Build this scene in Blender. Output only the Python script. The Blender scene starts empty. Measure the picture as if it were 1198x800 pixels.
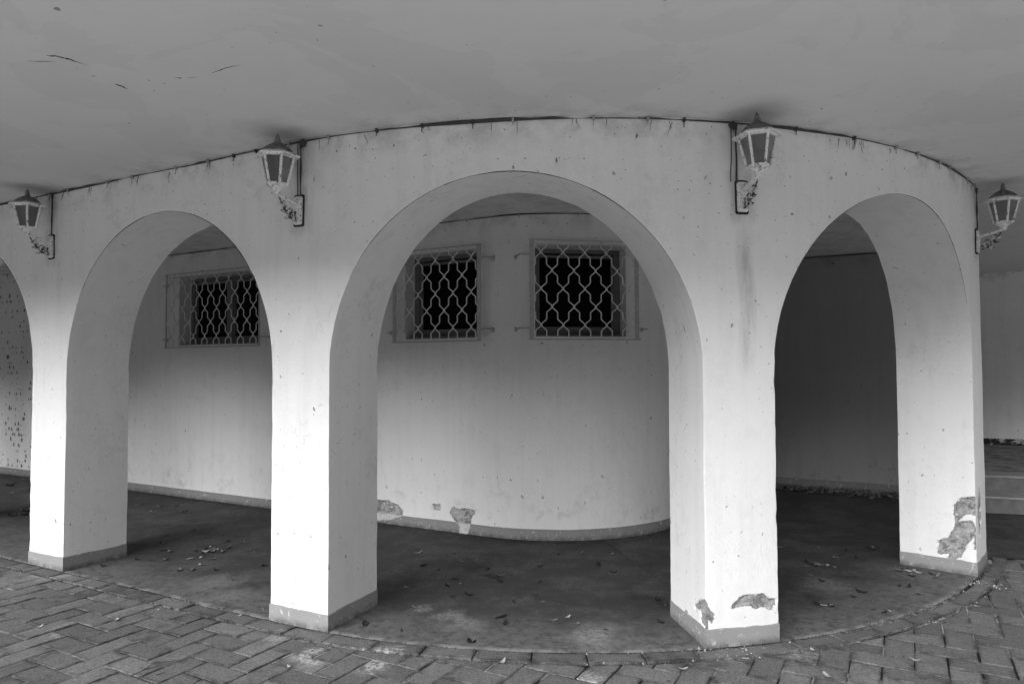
import bpy, bmesh, math, random
from mathutils import Vector, Matrix, noise
random.seed(11)
SC = bpy.context.scene
COL = SC.collection
R = math.radians
PI = math.pi

# ------------------------------------------------------------------ plan of the place (metres)
H = 3.03                                   # ceiling height
CX, CY = 0.4506, 8.0253                    # centre of the round end
A0 = R(28.5)                               # where the round part turns straight
NX, NY = -math.sin(A0), -math.cos(A0)      # outward normal of the straight part
TX, TY = -math.cos(A0), math.sin(A0)       # along the straight part (leftwards)
RO, RI = 4.01, 3.49                        # outer and inner face of the arcade
RD = 1.475                                 # the house wall behind
LD = PI * RD
ZS, AR = 1.58, 1.14                        # springing, rise of the arches
PIERS = [(-5.894, -5.462), (-3.103, -2.642), (-0.383, 0.085), (2.362, 2.85),
         (5.13, 5.61), (7.89, 8.37), (10.65, 11.13)]

def P(s, off, z=0.0):
    if s >= 0:
        return Vector((CX + NX*off + TX*s, CY + NY*off + TY*s, z))
    a = A0 + s/RO
    off += .062*max(0, min(1, (-s-4.9)/1.1))**2      # the wall flattens towards its end
    return Vector((CX - off*math.sin(a), CY - off*math.cos(a), z))
def outward(s):
    if s >= 0: return Vector((NX, NY, 0))
    a = A0 + s/RO
    return Vector((-math.sin(a), -math.cos(a), 0))
def along(s):
    o = outward(s)
    return Vector((o.y, -o.x, 0))          # leftwards (growing s)
def WP(w, z=0.0, d=0.0):                   # house wall: straight, round end, straight again behind
    off = RD + d
    if w >= 0: return Vector((CX + NX*off + TX*w, CY + NY*off + TY*w, z))
    if w >= -LD:
        a = A0 + w/RD
        return Vector((CX - off*math.sin(a), CY - off*math.cos(a), z))
    q = -w - LD
    return Vector((CX - NX*off + TX*q, CY - NY*off + TY*q, z))
def NT(nd, s, z=0.0):                      # point by distance along normal / along the wing
    return Vector((CX + NX*nd + TX*s, CY + NY*nd + TY*s, z))

# ------------------------------------------------------------------ object helpers
def link(o, parent=None):
    COL.objects.link(o)
    if parent is not None: o.parent = parent
    return o
def tag(o, label=None, cat=None, group=None, kind=None):
    if label: o['label'] = label
    if cat: o['category'] = cat
    if group: o['group'] = group
    if kind: o['kind'] = kind
    return o
def empty(name, loc=(0, 0, 0), rz=0.0):
    o = bpy.data.objects.new(name, None)
    o.empty_display_size = 0.1
    o.location = loc; o.rotation_euler = (0, 0, rz)
    return link(o)
def obj(name, bm, mat, parent=None, smooth=False, recalc=True):
    if recalc: bmesh.ops.recalc_face_normals(bm, faces=bm.faces[:])
    me = bpy.data.meshes.new(name)
    bm.to_mesh(me); bm.free()
    me.materials.append(mat)
    if smooth:
        for f in me.polygons: f.use_smooth = True
    return link(bpy.data.objects.new(name, me), parent)
def box(bm, lo, hi, M=None):
    v = []
    for z in (lo[2], hi[2]):
        for x, y in ((lo[0], lo[1]), (hi[0], lo[1]), (hi[0], hi[1]), (lo[0], hi[1])):
            q = Vector((x, y, z)); v.append(bm.verts.new(M @ q if M else q))
    for f in ((3,2,1,0),(4,5,6,7),(0,1,5,4),(1,2,6,5),(2,3,7,6),(3,0,4,7)):
        bm.faces.new([v[i] for i in f])
def tube(bm, pts, rad, n=6, M=None, cap=True):
    pts = [Vector(p) for p in pts]
    N = len(pts); rings = []; prev = None
    for i, p in enumerate(pts):
        d = (pts[min(i+1, N-1)] - pts[max(i-1, 0)])
        if d.length < 1e-9: d = Vector((0, 0, 1))
        d.normalize()
        if prev is None:
            ref = Vector((0, 0, 1)) if abs(d.z) < .9 else Vector((1, 0, 0))
            u = d.cross(ref).normalized()
        else:
            u = (prev - d*prev.dot(d))
            u = u.normalized() if u.length > 1e-6 else d.orthogonal().normalized()
        prev = u; w = d.cross(u)
        r = rad[i] if isinstance(rad, (list, tuple)) else rad
        ring = []
        for k in range(n):
            a = 2*PI*k/n
            q = p + u*(r*math.cos(a)) + w*(r*math.sin(a))
            ring.append(bm.verts.new(M @ q if M else q))
        rings.append(ring)
    for a, b in zip(rings, rings[1:]):
        for k in range(n): bm.faces.new((a[k], a[(k+1) % n], b[(k+1) % n], b[k]))
    if cap and n > 2:
        bm.faces.new(rings[0][::-1]); bm.faces.new(rings[-1])
def lathe(bm, prof, n=16, M=None, phase=0.0, capped=True):
    rings = []
    for r, z in prof:
        ring = []
        for k in range(n):
            a = phase + 2*PI*k/n
            q = Vector((r*math.cos(a), r*math.sin(a), z)); ring.append(bm.verts.new(M @ q if M else q))
        rings.append(ring)
    for a, b in zip(rings, rings[1:]):
        for k in range(n): bm.faces.new((a[k], a[(k+1) % n], b[(k+1) % n], b[k]))
    if capped:
        bm.faces.new(rings[0][::-1]); bm.faces.new(rings[-1])
def prism(bm, poly, z0, z1, M=None):
    a = [Vector((x, y, z0)) for x, y in poly]; b = [Vector((x, y, z1)) for x, y in poly]
    if M: a = [M @ q for q in a]; b = [M @ q for q in b]
    a = [bm.verts.new(q) for q in a]; b = [bm.verts.new(q) for q in b]
    n = len(poly)
    bm.faces.new(a[::-1]); bm.faces.new(b)
    for k in range(n): bm.faces.new((a[k], a[(k+1) % n], b[(k+1) % n], b[k]))

# ------------------------------------------------------------------ materials
class NB:
    def __init__(s, name, rough=0.9, spec=0.25):
        s.m = bpy.data.materials.new(name); s.m.use_nodes = True
        s.t = s.m.node_tree; s.b = s.t.nodes['Principled BSDF']
        s.b.inputs['Roughness'].default_value = rough
        s.b.inputs['Specular IOR Level'].default_value = spec
        s.co = s.t.nodes.new('ShaderNodeTexCoord').outputs['Object']
    def node(s, t, **kw):
        n = s.t.nodes.new(t)
        for k, v in kw.items(): setattr(n, k, v)
        return n
    def set(s, sock, v):
        if hasattr(v, 'links') or isinstance(v, bpy.types.NodeSocket): s.t.links.new(v, sock)
        else: sock.default_value = v
    def math(s, op, a, b=0.0, c=None, clamp=False):
        n = s.node('ShaderNodeMath', operation=op, use_clamp=clamp)
        s.set(n.inputs[0], a); s.set(n.inputs[1], b)
        if c is not None: s.set(n.inputs[2], c)
        return n.outputs[0]
    def noise(s, scale, detail=4, rough=.55, vec=None, dist=0.0):
        n = s.node('ShaderNodeTexNoise')
        n.inputs['Scale'].default_value = scale; n.inputs['Detail'].default_value = detail
        n.inputs['Roughness'].default_value = rough; n.inputs['Distortion'].default_value = dist
        s.t.links.new(vec or s.co, n.inputs['Vector'])
        return n.outputs['Fac']
    def vor(s, scale, vec=None, feature='F1'):
        n = s.node('ShaderNodeTexVoronoi', feature=feature)
        n.inputs['Scale'].default_value = scale
        s.t.links.new(vec or s.co, n.inputs['Vector'])
        return n
    def ramp(s, v, a, b, x=0.0, y=1.0, smooth=True):
        n = s.node('ShaderNodeMapRange', interpolation_type='SMOOTHSTEP' if smooth else 'LINEAR')
        s.set(n.inputs[0], v)
        for i, q in enumerate((a, b, x, y)): s.set(n.inputs[i+1], q)
        return n.outputs[0]
    def scale(s, sx, sy, sz, off=(0, 0, 0)):
        n = s.node('ShaderNodeMapping'); n.inputs['Scale'].default_value = (sx, sy, sz)
        n.inputs['Location'].default_value = off
        s.t.links.new(s.co, n.inputs['Vector']); return n.outputs[0]
    def mix(s, f, a, b):
        n = s.node('ShaderNodeMix', data_type='FLOAT'); n.clamp_factor = True
        s.set(n.inputs[0], f); s.set(n.inputs[2], a); s.set(n.inputs[3], b)
        return n.outputs[0]
    def attr(s, name):
        n = s.node('ShaderNodeAttribute', attribute_name=name); return n.outputs['Fac']
    def z(s):
        n = s.node('ShaderNodeSeparateXYZ'); s.t.links.new(s.co, n.inputs[0]); return n.outputs[2]
    def dist(s, p):
        n = s.node('ShaderNodeVectorMath', operation='DISTANCE'); s.t.links.new(s.co, n.inputs[0])
        n.inputs[1].default_value = p; return n.outputs['Value']
    def color(s, v):
        n = s.node('ShaderNodeCombineColor')
        for i in range(3): s.set(n.inputs[i], v)
        s.t.links.new(n.outputs[0], s.b.inputs['Base Color'])
    def bump(s, h, strength=.3, dist=.01):
        n = s.node('ShaderNodeBump'); n.inputs['Strength'].default_value = strength
        n.inputs['Distance'].default_value = dist
        s.set(n.inputs['Height'], h); s.t.links.new(n.outputs[0], s.b.inputs['Normal'])

def specks(b, density=.75, top=None, flat=False):
    """small dark fly specks, cobweb shreds and scratches"""
    base2 = b.node('ShaderNodeCombineXYZ')
    if flat:
        sx_ = b.node('ShaderNodeSeparateXYZ'); b.t.links.new(b.co, sx_.inputs[0])
        b.t.links.new(sx_.outputs[0], base2.inputs[0]); b.t.links.new(sx_.outputs[1], base2.inputs[1])
    else:
        b.t.links.new(b.attr('su'), base2.inputs[0]); b.t.links.new(b.z(), base2.inputs[1])
    wob = b.node('ShaderNodeVectorMath', operation='ADD')
    nz = b.node('ShaderNodeTexNoise'); nz.inputs['Scale'].default_value = 9; nz.inputs['Detail'].default_value = 3
    b.t.links.new(b.co, nz.inputs['Vector'])
    sc = b.node('ShaderNodeVectorMath', operation='SCALE'); sc.inputs['Scale'].default_value = .10
    b.t.links.new(nz.outputs['Color'], sc.inputs[0])
    b.t.links.new(base2.outputs[0], wob.inputs[0]); b.t.links.new(sc.outputs[0], wob.inputs[1])
    out = None
    for scale, size, thr, sx, ro in ((7.0, .060, density, (1, .6, 1), 0), (16.0, .085, density+.02, (1, 1, 1), 0), (5.0, .026, density-.02, (2.2, .30, 1), .25), (5.5, .022, density, (.28, 2.2, 1), -.3), (11.0, .030, density, (.35, 2.0, 1), .8)):
        mp = b.node('ShaderNodeMapping'); mp.inputs['Scale'].default_value = sx
        mp.inputs['Rotation'].default_value = (0, 0, ro); mp.inputs['Location'].default_value = (scale*1.7, scale*.9, 0)
        b.t.links.new(wob.outputs[0], mp.inputs['Vector'])
        v = b.vor(scale, mp.outputs[0]); v.voronoi_dimensions = '2D'
        sep = b.node('ShaderNodeSeparateColor'); b.t.links.new(v.outputs['Color'], sep.inputs[0])
        t = thr if top is None else b.math('SUBTRACT', thr, top)
        on = b.math('GREATER_THAN', sep.outputs[0], t)
        sz = b.math('MULTIPLY', sep.outputs[1], size)
        d = b.math('SUBTRACT', sz, v.outputs['Distance'])
        m = b.math('MULTIPLY', b.ramp(d, -.006, .008), on)
        m = b.math('MULTIPLY', m, b.math('ADD', b.math('MULTIPLY', sep.outputs[2], .75), .2))
        out = m if out is None else b.math('MAXIMUM', out, m)
    return out

def wall_material(name, base, mottling=.06, density=.8, stucco=.25, grime_low=0.0, far_dirt=False):
    b = NB(name, .93, .15)
    big = b.noise(1.1, 5, .6); mid = b.noise(7.0, 6, .65); fine = b.noise(110, 3, .7)
    streak = b.noise(1.0, 4, .6, b.scale(9, 9, .7))
    v = b.math('MULTIPLY', base, b.math('ADD', 1-mottling, b.math('MULTIPLY', big, 2*mottling)))
    v = b.math('MULTIPLY', v, b.ramp(mid, .28, .5, .95, 1.0))
    v = b.math('MULTIPLY', v, b.ramp(streak, .3, .55, .95, 1.0))
    z = b.z()
    top = b.ramp(z, 2.3, 3.0, 0, .25)
    if far_dirt: top = b.math('ADD', top, b.ramp(b.attr('su'), 4.7, 5.4, 0, .5))
    # soot and cobweb film under the ceiling, hand-high smears
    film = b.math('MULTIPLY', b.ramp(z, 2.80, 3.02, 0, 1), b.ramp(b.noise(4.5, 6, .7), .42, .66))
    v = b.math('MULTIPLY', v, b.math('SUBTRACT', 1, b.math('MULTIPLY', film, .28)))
    smear = b.math('MULTIPLY', b.ramp(b.noise(1.6, 6, .7, None, .6), .55, .72), b.ramp(b.noise(21, 6, .75), .40, .62))
    v = b.math('MULTIPLY', v, b.math('SUBTRACT', 1, b.math('MULTIPLY', smear, .16)))
    hair = b.math('ABSOLUTE', b.math('SUBTRACT', b.noise(2.1, 5, .6, None, .5), .5))
    hair = b.math('MULTIPLY', b.ramp(hair, .0035, .001), b.ramp(b.noise(1.7, 3, .5), .54, .60))
    v = b.math('MULTIPLY', v, b.math('SUBTRACT', 1, b.math('MULTIPLY', hair, .14)))
    if grime_low:
        band = b.math('MULTIPLY', b.ramp(z, .75, .1, 0, 1), b.ramp(b.noise(5.5, 6, .7), .52, .68, 0, 1))
        v = b.math('MULTIPLY', v, b.math('SUBTRACT', 1, b.math('MULTIPLY', band, grime_low)))
    # rusty grime run (marked on the mesh)
    st = b.math('MULTIPLY', b.attr('stain'), b.ramp(b.noise(1.0, 6, .7, b.scale(16, 16, 3)), .35, .65, .25, 1))
    v = b.math('MULTIPLY', v, b.math('SUBTRACT', 1, b.math('MULTIPLY', st, .36)))
    sp = specks(b, density, top)
    if far_dirt:                                            # big mould spots in the far left bay
        cx_ = b.node('ShaderNodeCombineXYZ'); b.t.links.new(b.math('MULTIPLY', b.attr('su'), 1.5), cx_.inputs[0]); b.t.links.new(z, cx_.inputs[1])
        vv = b.vor(13.0, cx_.outputs[0]); vv.voronoi_dimensions = '2D'
        sp_ = b.node('ShaderNodeSeparateColor'); b.t.links.new(vv.outputs['Color'], sp_.inputs[0])
        dd = b.math('SUBTRACT', b.math('MULTIPLY', b.math('POWER', sp_.outputs[1], 2.5), .50), b.math('ADD', vv.outputs['Distance'], b.math('MULTIPLY', b.math('SUBTRACT', b.noise(22, 6, .7), .5), .6)))
        mm = b.math('MULTIPLY', b.math('MULTIPLY', b.ramp(dd, 0, .05), b.math('GREATER_THAN', sp_.outputs[0], b.ramp(b.noise(2.0, 4), .4, .6, .85, .3))), b.ramp(b.attr('su'), 5.0, 6.2))
        v = b.mix(b.math('MULTIPLY', mm, .85), v, .05)
    v = b.mix(b.math('MULTIPLY', sp, .85), v, .07)
    # plaster fallen off (marked on the mesh as a signed distance)
    e = b.attr('bare')
    ed = b.math('ADD', e, b.math('MULTIPLY', b.math('SUBTRACT', b.noise(38, 7, .78), .5), .055))
    mask = b.ramp(ed, .058, .061)
    inner = b.noise(48, 8, .8)
    bare = b.math('ADD', -.12, b.math('MULTIPLY', inner, .95))
    bare = b.mix(b.ramp(b.noise(13, 6, .7), .47, .62), bare, b.math('MULTIPLY', bare, .5))
    flake = b.math('MULTIPLY', b.ramp(b.noise(19, 6, .7, dist=1.0), .61, .64), 1.0)
    bare = b.mix(flake, bare, .62)
    rim = b.math('MULTIPLY', b.ramp(ed, .058, .068, 1, 0), mask)  # edge shadow of the fallen plaster, painted as a darker rim
    bare = b.math('MULTIPLY', bare, b.math('SUBTRACT', 1, b.math('MULTIPLY', rim, .5)))
    v = b.mix(mask, v, bare)
    b.color(v)
    hgt = b.math('ADD', b.math('MULTIPLY', fine, 1.0), b.math('MULTIPLY', b.noise(24, 6, .7), .25))
    hgt = b.math('ADD', hgt, b.math('MULTIPLY', b.math('MULTIPLY', mask, b.math('SUBTRACT', b.math('MULTIPLY', inner, 2.5), 2.2)), 1.0))
    b.bump(hgt, stucco, .012)
    return b.m

M = {}
M['arcade'] = wall_material('white_lime_render', .80, .05, .72, .5)
M['house'] = wall_material('house_render', .66, .10, .74, .40, .2, True)
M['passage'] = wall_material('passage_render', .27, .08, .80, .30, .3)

def plain(name, base, rough=.8, var=.15, sc=20, bumps=.2, spec=.25, metallic=0):
    b = NB(name, rough, spec); b.b.inputs['Metallic'].default_value = metallic
    n = b.noise(sc, 6, .65)
    v = b.math('MULTIPLY', base, b.math('ADD', 1-var, b.math('MULTIPLY', n, 2*var)))
    b.color(v)
    if bumps: b.bump(b.noise(sc*3, 4), bumps, .004)
    return b.m
def plinth_material(name, base):
    b = NB(name, .85, .2)
    v = b.math('MULTIPLY', base, b.math('ADD', .85, b.math('MULTIPLY', b.noise(6, 6, .65), .3)))
    chips = b.ramp(b.noise(22, 7, .75), .59, .63)
    v = b.mix(b.math('MULTIPLY', chips, .6), v, .6)
    dirt = b.math('MULTIPLY', b.ramp(b.z(), .055, .0), b.ramp(b.noise(14, 5, .7), .3, .6))
    v = b.mix(b.math('MULTIPLY', dirt, .7), v, .05)
    sp = b.ramp(b.noise(45, 3, .6), .70, .74)
    v = b.mix(b.math('MULTIPLY', sp, .6), v, .05)
    e = b.attr('bare')
    mask = b.ramp(b.math('ADD', e, b.math('MULTIPLY', b.math('SUBTRACT', b.noise(38, 7, .78), .5), .055)), .058, .061)
    v = b.mix(mask, v, b.math('ADD', .08, b.math('MULTIPLY', b.noise(30, 8, .75), .75)))
    b.color(v); b.bump(b.noise(60, 5, .65), .4, .006)
    return b.m
M['plinth'] = plinth_material('grey_plinth_paint', .27)
M['plinth_mid'] = plinth_material('mid_plinth_paint', .21)
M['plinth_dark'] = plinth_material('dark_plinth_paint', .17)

M['endwall'] = wall_material('stained_end_render', .74, .14, .74, .3, .5)
def flaked():
    b = NB('flaked_dark_plinth', .9, .15)
    m = b.ramp(b.noise(1, 6, .7, b.scale(9, 9, 16)), .54, .58)
    b.color(b.mix(m, .035, .5)); b.bump(m, .5, .01)
    return b.m
M['plinth_flaked'] = flaked()
def ceiling_material():
    b = NB('ceiling_paint', .95, .1)
    v = b.math('MULTIPLY', .70, b.math('ADD', .95, b.math('MULTIPLY', b.noise(.7, 5, .6), .1)))
    v = b.math('MULTIPLY', v, b.ramp(b.noise(5, 6, .6), .3, .5, .975, 1))
    sx = b.node('ShaderNodeSeparateXYZ'); b.t.links.new(b.co, sx.inputs[0])
    dx = b.math('SUBTRACT', sx.outputs[0], CX); dy = b.math('SUBTRACT', sx.outputs[1], CY)
    rr = b.math('SQRT', b.math('ADD', b.math('MULTIPLY', dx, dx), b.math('MULTIPLY', dy, dy)))
    dn = b.math('ADD', b.math('MULTIPLY', dx, NX), b.math('MULTIPLY', dy, NY)); dt = b.math('ADD', b.math('MULTIPLY', dx, TX), b.math('MULTIPLY', dy, TY))
    rr = b.mix(b.math('GREATER_THAN', dt, 0.0), rr, dn)
    near = b.ramp(rr, 4.55, 4.02, 0, .30)
    film = b.math('MULTIPLY', b.ramp(rr, 4.35, 4.0, 0, 1), b.ramp(b.noise(4, 6, .7), .42, .66))
    v = b.math('MULTIPLY', v, b.math('SUBTRACT', 1, b.math('MULTIPLY', film, .22)))
    patch = b.ramp(b.noise(1.3, 5, .6, None, .8), .50, .53)
    v = b.math('MULTIPLY', v, b.math('SUBTRACT', 1, b.math('MULTIPLY', patch, .045)))
    sp = specks(b, .945, near, True)
    v = b.mix(b.math('MULTIPLY', sp, .7), v, .07)
    for p in LAMP_SHADOWS:  # soft shadow above each lamp, painted into the ceiling colour
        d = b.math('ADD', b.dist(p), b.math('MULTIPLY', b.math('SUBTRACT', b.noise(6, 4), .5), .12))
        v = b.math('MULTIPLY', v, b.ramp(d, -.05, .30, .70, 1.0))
    b.color(v); b.bump(b.noise(35, 4), .12, .006)
    return b.m

def floor_material():
    b = NB('worn_concrete_floor', .78, .3)
    big = b.noise(1.3, 6, .62); mid = b.noise(5, 7, .68); fine = b.noise(60, 4, .6)
    v = b.math('MULTIPLY', .042, b.math('ADD', .6, b.math('MULTIPLY', big, .8)))
    dust = b.math('MULTIPLY', b.ramp(b.math('ADD', b.noise(2.2, 8, .75), b.math('MULTIPLY', mid, .25)), .57, .72), b.ramp(b.noise(28, 7, .8), .35, .62))
    v = b.mix(b.math('MULTIPLY', dust, .7), v, .11)
    scr = b.ramp(b.noise(1, 6, .7, b.scale(2.5, 14, 1)), .6, .72)
    v = b.mix(b.math('MULTIPLY', scr, .45), v, .11)
    rim = b.attr('rim')                                     # distance from the outer edge
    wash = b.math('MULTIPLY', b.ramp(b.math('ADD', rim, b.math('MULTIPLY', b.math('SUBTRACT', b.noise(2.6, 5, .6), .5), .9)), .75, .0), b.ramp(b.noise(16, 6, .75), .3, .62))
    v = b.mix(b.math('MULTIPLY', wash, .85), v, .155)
    for (x, y, rr_, kk) in ((-.42, 4.62, .16, .6), (-.60, 4.72, .10, .6), (-.30, 4.45, .22, .5), (.5, 4.33, .25, .6), (.45, 4.2, .2, .6), (2.3, 5.2, .3, .5), (-2.2, 5.35, .3, .5), (-2.0, 5.0, .25, .45)):
        dd = b.math('ADD', b.dist((x, y, 0)), b.math('MULTIPLY', b.math('SUBTRACT', b.noise(7, 6, .7), .5), .45))
        v = b.mix(b.math('MULTIPLY', b.math('MULTIPLY', b.ramp(dd, rr_, 0), b.ramp(b.noise(33, 7, .8), .34, .58)), kk), v, .30)
    lip = b.math('MULTIPLY', b.ramp(rim, .05, .006), b.ramp(b.noise(7, 6, .7), .42, .56))
    v = b.mix(b.math('MULTIPLY', lip, .8), v, .28)
    dk = b.ramp(b.noise(1, 5, .65, b.scale(2.2, 2.2, 2.2, (3.1, 1.7, 0))), .57, .67)
    v = b.math('MULTIPLY', v, b.math('SUBTRACT', 1, b.math('MULTIPLY', b.math('MULTIPLY', dk, b.ramp(b.noise(40, 5, .7), .35, .6)), .55)))
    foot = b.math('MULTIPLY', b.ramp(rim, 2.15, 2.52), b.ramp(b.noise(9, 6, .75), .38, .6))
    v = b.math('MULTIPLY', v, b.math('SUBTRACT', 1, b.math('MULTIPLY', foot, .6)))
    drop = b.vor(9.0); spd = b.node('ShaderNodeSeparateColor'); b.t.links.new(drop.outputs['Color'], spd.inputs[0])
    dm = b.math('MULTIPLY', b.ramp(b.math('SUBTRACT', b.math('MULTIPLY', spd.outputs[1], .16), drop.outputs['Distance']), -.02, .03), b.math('GREATER_THAN', spd.outputs[0], .72))
    v = b.mix(b.math('MULTIPLY', dm, .5), v, b.math('MULTIPLY', spd.outputs[2], .22))
    grit = b.ramp(b.noise(130, 2, .5), .70, .75)
    v = b.mix(b.math('MULTIPLY', grit, .35), v, .3)
    b.color(v)
    b.bump(b.math('ADD', b.math('MULTIPLY', mid, 1.2), b.math('MULTIPLY', fine, .35)), .3, .01)
    b.set(b.b.inputs['Roughness'], b.ramp(big, .3, .7, .68, .9))
    return b.m
M['floor'] = floor_material()

def paver_material():
    b = NB('concrete_paver', .88, .25)
    g = b.node('ShaderNodeNewGeometry')
    rnd = g.outputs['Random Per Island']
    v = b.math('ADD', .105, b.math('MULTIPLY', rnd, .055))
    v = b.math('MULTIPLY', v, b.math('ADD', .5, b.noise(6, 8, .78)))
    agg = b.noise(95, 4, .75)
    v = b.math('MULTIPLY', v, b.ramp(agg, .3, .7, .45, 1.55, False))
    spk = b.ramp(b.noise(150, 2, .5), .66, .72)
    v = b.mix(b.math('MULTIPLY', spk, .35), v, .30)
    pale = b.math('MULTIPLY', b.ramp(b.math('ADD', b.noise(1.7, 6, .65), b.math('MULTIPLY', b.math('SUBTRACT', rnd, .5), .22)), .60, .72), b.ramp(b.noise(24, 6, .75), .36, .6))
    v = b.mix(b.math('MULTIPLY', pale, .5), v, .26)
    for (x, y, r, k) in ((-.80, 3.92, .20, .8), (-1.10, 4.0, .16, .7), (-.70, 4.02, .14, .7), (.36, 3.66, .16, .6), (-2.7, 4.40, .15, .5), (-3.55, 5.62, .28, .4), (1.62, 3.95, .12, .5), (-1.4, 4.27, .12, .35)):
        d = b.math('ADD', b.dist((x, y, 0)), b.math('MULTIPLY', b.math('SUBTRACT', b.noise(9, 5, .65), .5), .22))
        m = b.math('MULTIPLY', b.ramp(d, r, r*.3), b.ramp(b.noise(40, 7, .8), .40, .60))
        m = b.math('MULTIPLY', m, b.ramp(b.math('FRACT', b.math('MULTIPLY', rnd, 37.0)), .30, .45))
        v = b.mix(b.math('MULTIPLY', m, k), v, .58)
    eg = b.math('MULTIPLY', b.attr('edge'), b.ramp(b.noise(8, 6, .75), .40, .62))
    v = b.math('MULTIPLY', v, b.math('SUBTRACT', 1, b.math('MULTIPLY', eg, .62)))
    eg2 = b.math('MULTIPLY', b.attr('edge'), b.ramp(b.noise(13, 6, .75, b.scale(1, 1, 1, (9, 4, 0))), .58, .66))
    v = b.mix(b.math('MULTIPLY', eg2, .45), v, .22)
    dk = b.ramp(b.noise(2.6, 6, .65, b.scale(1, 1, 1, (5, 2, 0))), .55, .66)
    v = b.math('MULTIPLY', v, b.math('SUBTRACT', 1, b.math('MULTIPLY', dk, .4)))
    b.color(v)
    b.bump(b.math('ADD', b.math('MULTIPLY', agg, .8), b.noise(14, 6, .7)), .6, .008)
    return b.m
M['paver'] = paver_material()
def joint_material():
    b = NB('joint_sand', .95, .1)
    f = b.ramp(b.noise(1.1, 4, .6, b.scale(1, 1, 1, (.6, 2.2, 0))), .47, .58)
    f = b.math('MULTIPLY', f, b.ramp(b.noise(11, 5, .7), .35, .55))
    v = b.mix(f, .018, .34)
    b.color(v); b.bump(b.noise(160, 3), .5, .004)
    return b.m
M['joint'] = joint_material()
M['ground'] = plain('pale_bounce_yard', .52, .9, .25, 3, .2)  # unseen yard made pale to bounce light up to the ceiling
M['cable'] = plain('black_cable', .06, .6, .4, 60, .1)
M['cobweb'] = plain('dusty_cobweb', .10, .95, .5, 90, 0)
M['crack'] = plain('dark_crack', .035, .95, .4, 60, 0)
M['clip'] = plain('cable_clip', .35, .7, .4, 200, 0)
M['rail'] = plain('grey_painted_iron', .58, .6, .35, 45, .3)
M['rail_frame'] = plain('grey_flat_iron', .36, .65, .35, 25, .3)
M['wood'] = plain('grey_window_frame', .13, .6, .3, 12, .2)
M['sill'] = plain('grey_sill', .20, .85, .3, 14, .3)
M['pane'] = plain('dark_glass', .004, .25, .1, 5, 0, .06)
M['step'] = plain('step_concrete', .14, .85, .6, 9, .7)
M['nosing'] = plain('worn_step_edge', .28, .85, .6, 10, .6)
M['soil'] = plain('grit', .06, .95, .6, 120, .4)
M['leaf_dark'] = plain('dead_leaf_dark', .018, .7, .5, 60, .4)
M['leaf_mid'] = plain('dead_leaf_brown', .14, .75, .5, 50, .4)
M['leaf_pale'] = plain('dead_leaf_pale', .34, .8, .3, 50, .3)
M['twig'] = plain('dry_stalk', .05, .8, .4, 60, .2)
def lamp_material():
    b = NB('flaking_white_lamp_paint', .6, .3)
    rust = b.ramp(b.noise(38, 8, .78), .55, .60)
    g = b.ramp(b.noise(90, 4, .7), .56, .64)
    v = b.mix(b.math('MULTIPLY', rust, .85), .80, .09)
    v = b.mix(b.math('MULTIPLY', g, .6), v, .06)
    b.color(v); b.bump(b.noise(70, 5, .7), .4, .004)
    return b.m
M['lamp'] = lamp_material()
def lamp_rust_material():
    b = NB('rusty_scrollwork', .7, .25)
    v = b.mix(b.ramp(b.noise(45, 7, .75), .44, .54), .62, .035)
    b.color(v); b.bump(b.noise(80, 5, .7), .5, .004)
    return b.m
M['lamp_rust'] = lamp_rust_material()
M['bulb'] = plain('frosted_bulb', .6, .3, .1, 20, 0)
M['lamp_roof'] = plain('sooty_lamp_roof', .17, .7, .6, 35, .5)
M['backplate'] = plain('lamp_plate_edge', .03, .8, .4, 50, .3)
def glass_material():
    b = NB('clouded_lamp_glass', .28, .5)
    v = b.math('MULTIPLY', .34, b.math('ADD', .25, b.math('MULTIPLY', b.noise(11, 5, .7), 1.4)))
    oi = b.node('ShaderNodeObjectInfo')
    v = b.math('MULTIPLY', v, b.math('ADD', .55, oi.outputs['Random']))
    b.color(v); b.b.inputs['Transmission Weight'].default_value = .72
    b.bump(b.noise(60, 2), .3, .004)
    return b.m
M['glass'] = glass_material()

# ------------------------------------------------------------------ fallen plaster patches
P3F = [(-2.780,.214),(-2.856,.276),(-2.903,.281),(-2.951,.273),(-3.000,.286),(-3.039,.253),(-3.089,.240),(-3.073,.198),(-3.038,.189),(-2.999,.209),(-2.950,.201),(-2.922,.220),(-2.864,.220)]
P3CF = [(-2.60,.277),(-2.648,.235),(-2.688,.194),(-2.687,.152),(-2.674,.137),(-2.656,.163),(-2.650,.079),(-2.60,.097)]
P3CJ = [(3.840,.183),(3.904,.230),(3.986,.269),(4.05,.25),(4.05,.092),(3.982,.120),(3.932,.119),(3.944,.192),(3.861,.177)]
P3J = [(3.687,.087),(3.728,.125),(3.776,.091),(3.771,.06),(3.704,.05)]
P4A = [(3.867,.517),(3.928,.582),(4.05,.607),(4.05,.439),(4.012,.457),(3.974,.463),(3.935,.452),(3.895,.396),(3.985,.415),(4.01,.343),(3.989,.286),(3.950,.234),(3.929,.186),(3.908,.126),(3.859,.100),(3.819,.110),(3.835,.142),(3.754,.122),(3.761,.233),(3.822,.260),(3.874,.359)]
P4B = [(4.00,.322),(4.029,.331),(4.035,.260),(4.030,.192),(3.995,.198)]
P4F = [(-5.54,.44),(-5.57,.58),(-5.62,.66),(-5.66,.56),(-5.655,.38),(-5.60,.27)]
HEART = [(.407,.192),(.374,.243),(.300,.223),(.227,.243),(.115,.233),(.115,.199),(.155,.175),(.163,.107),(.195,.002),(.292,-.008),(.292,.080),(.349,.116),(.391,.159)]
DLEFT = [(1.40,.228),(1.165,.236),(1.020,.199),(.975,.146),(.975,.096),(1.128,.045),(1.40,.008)]
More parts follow.
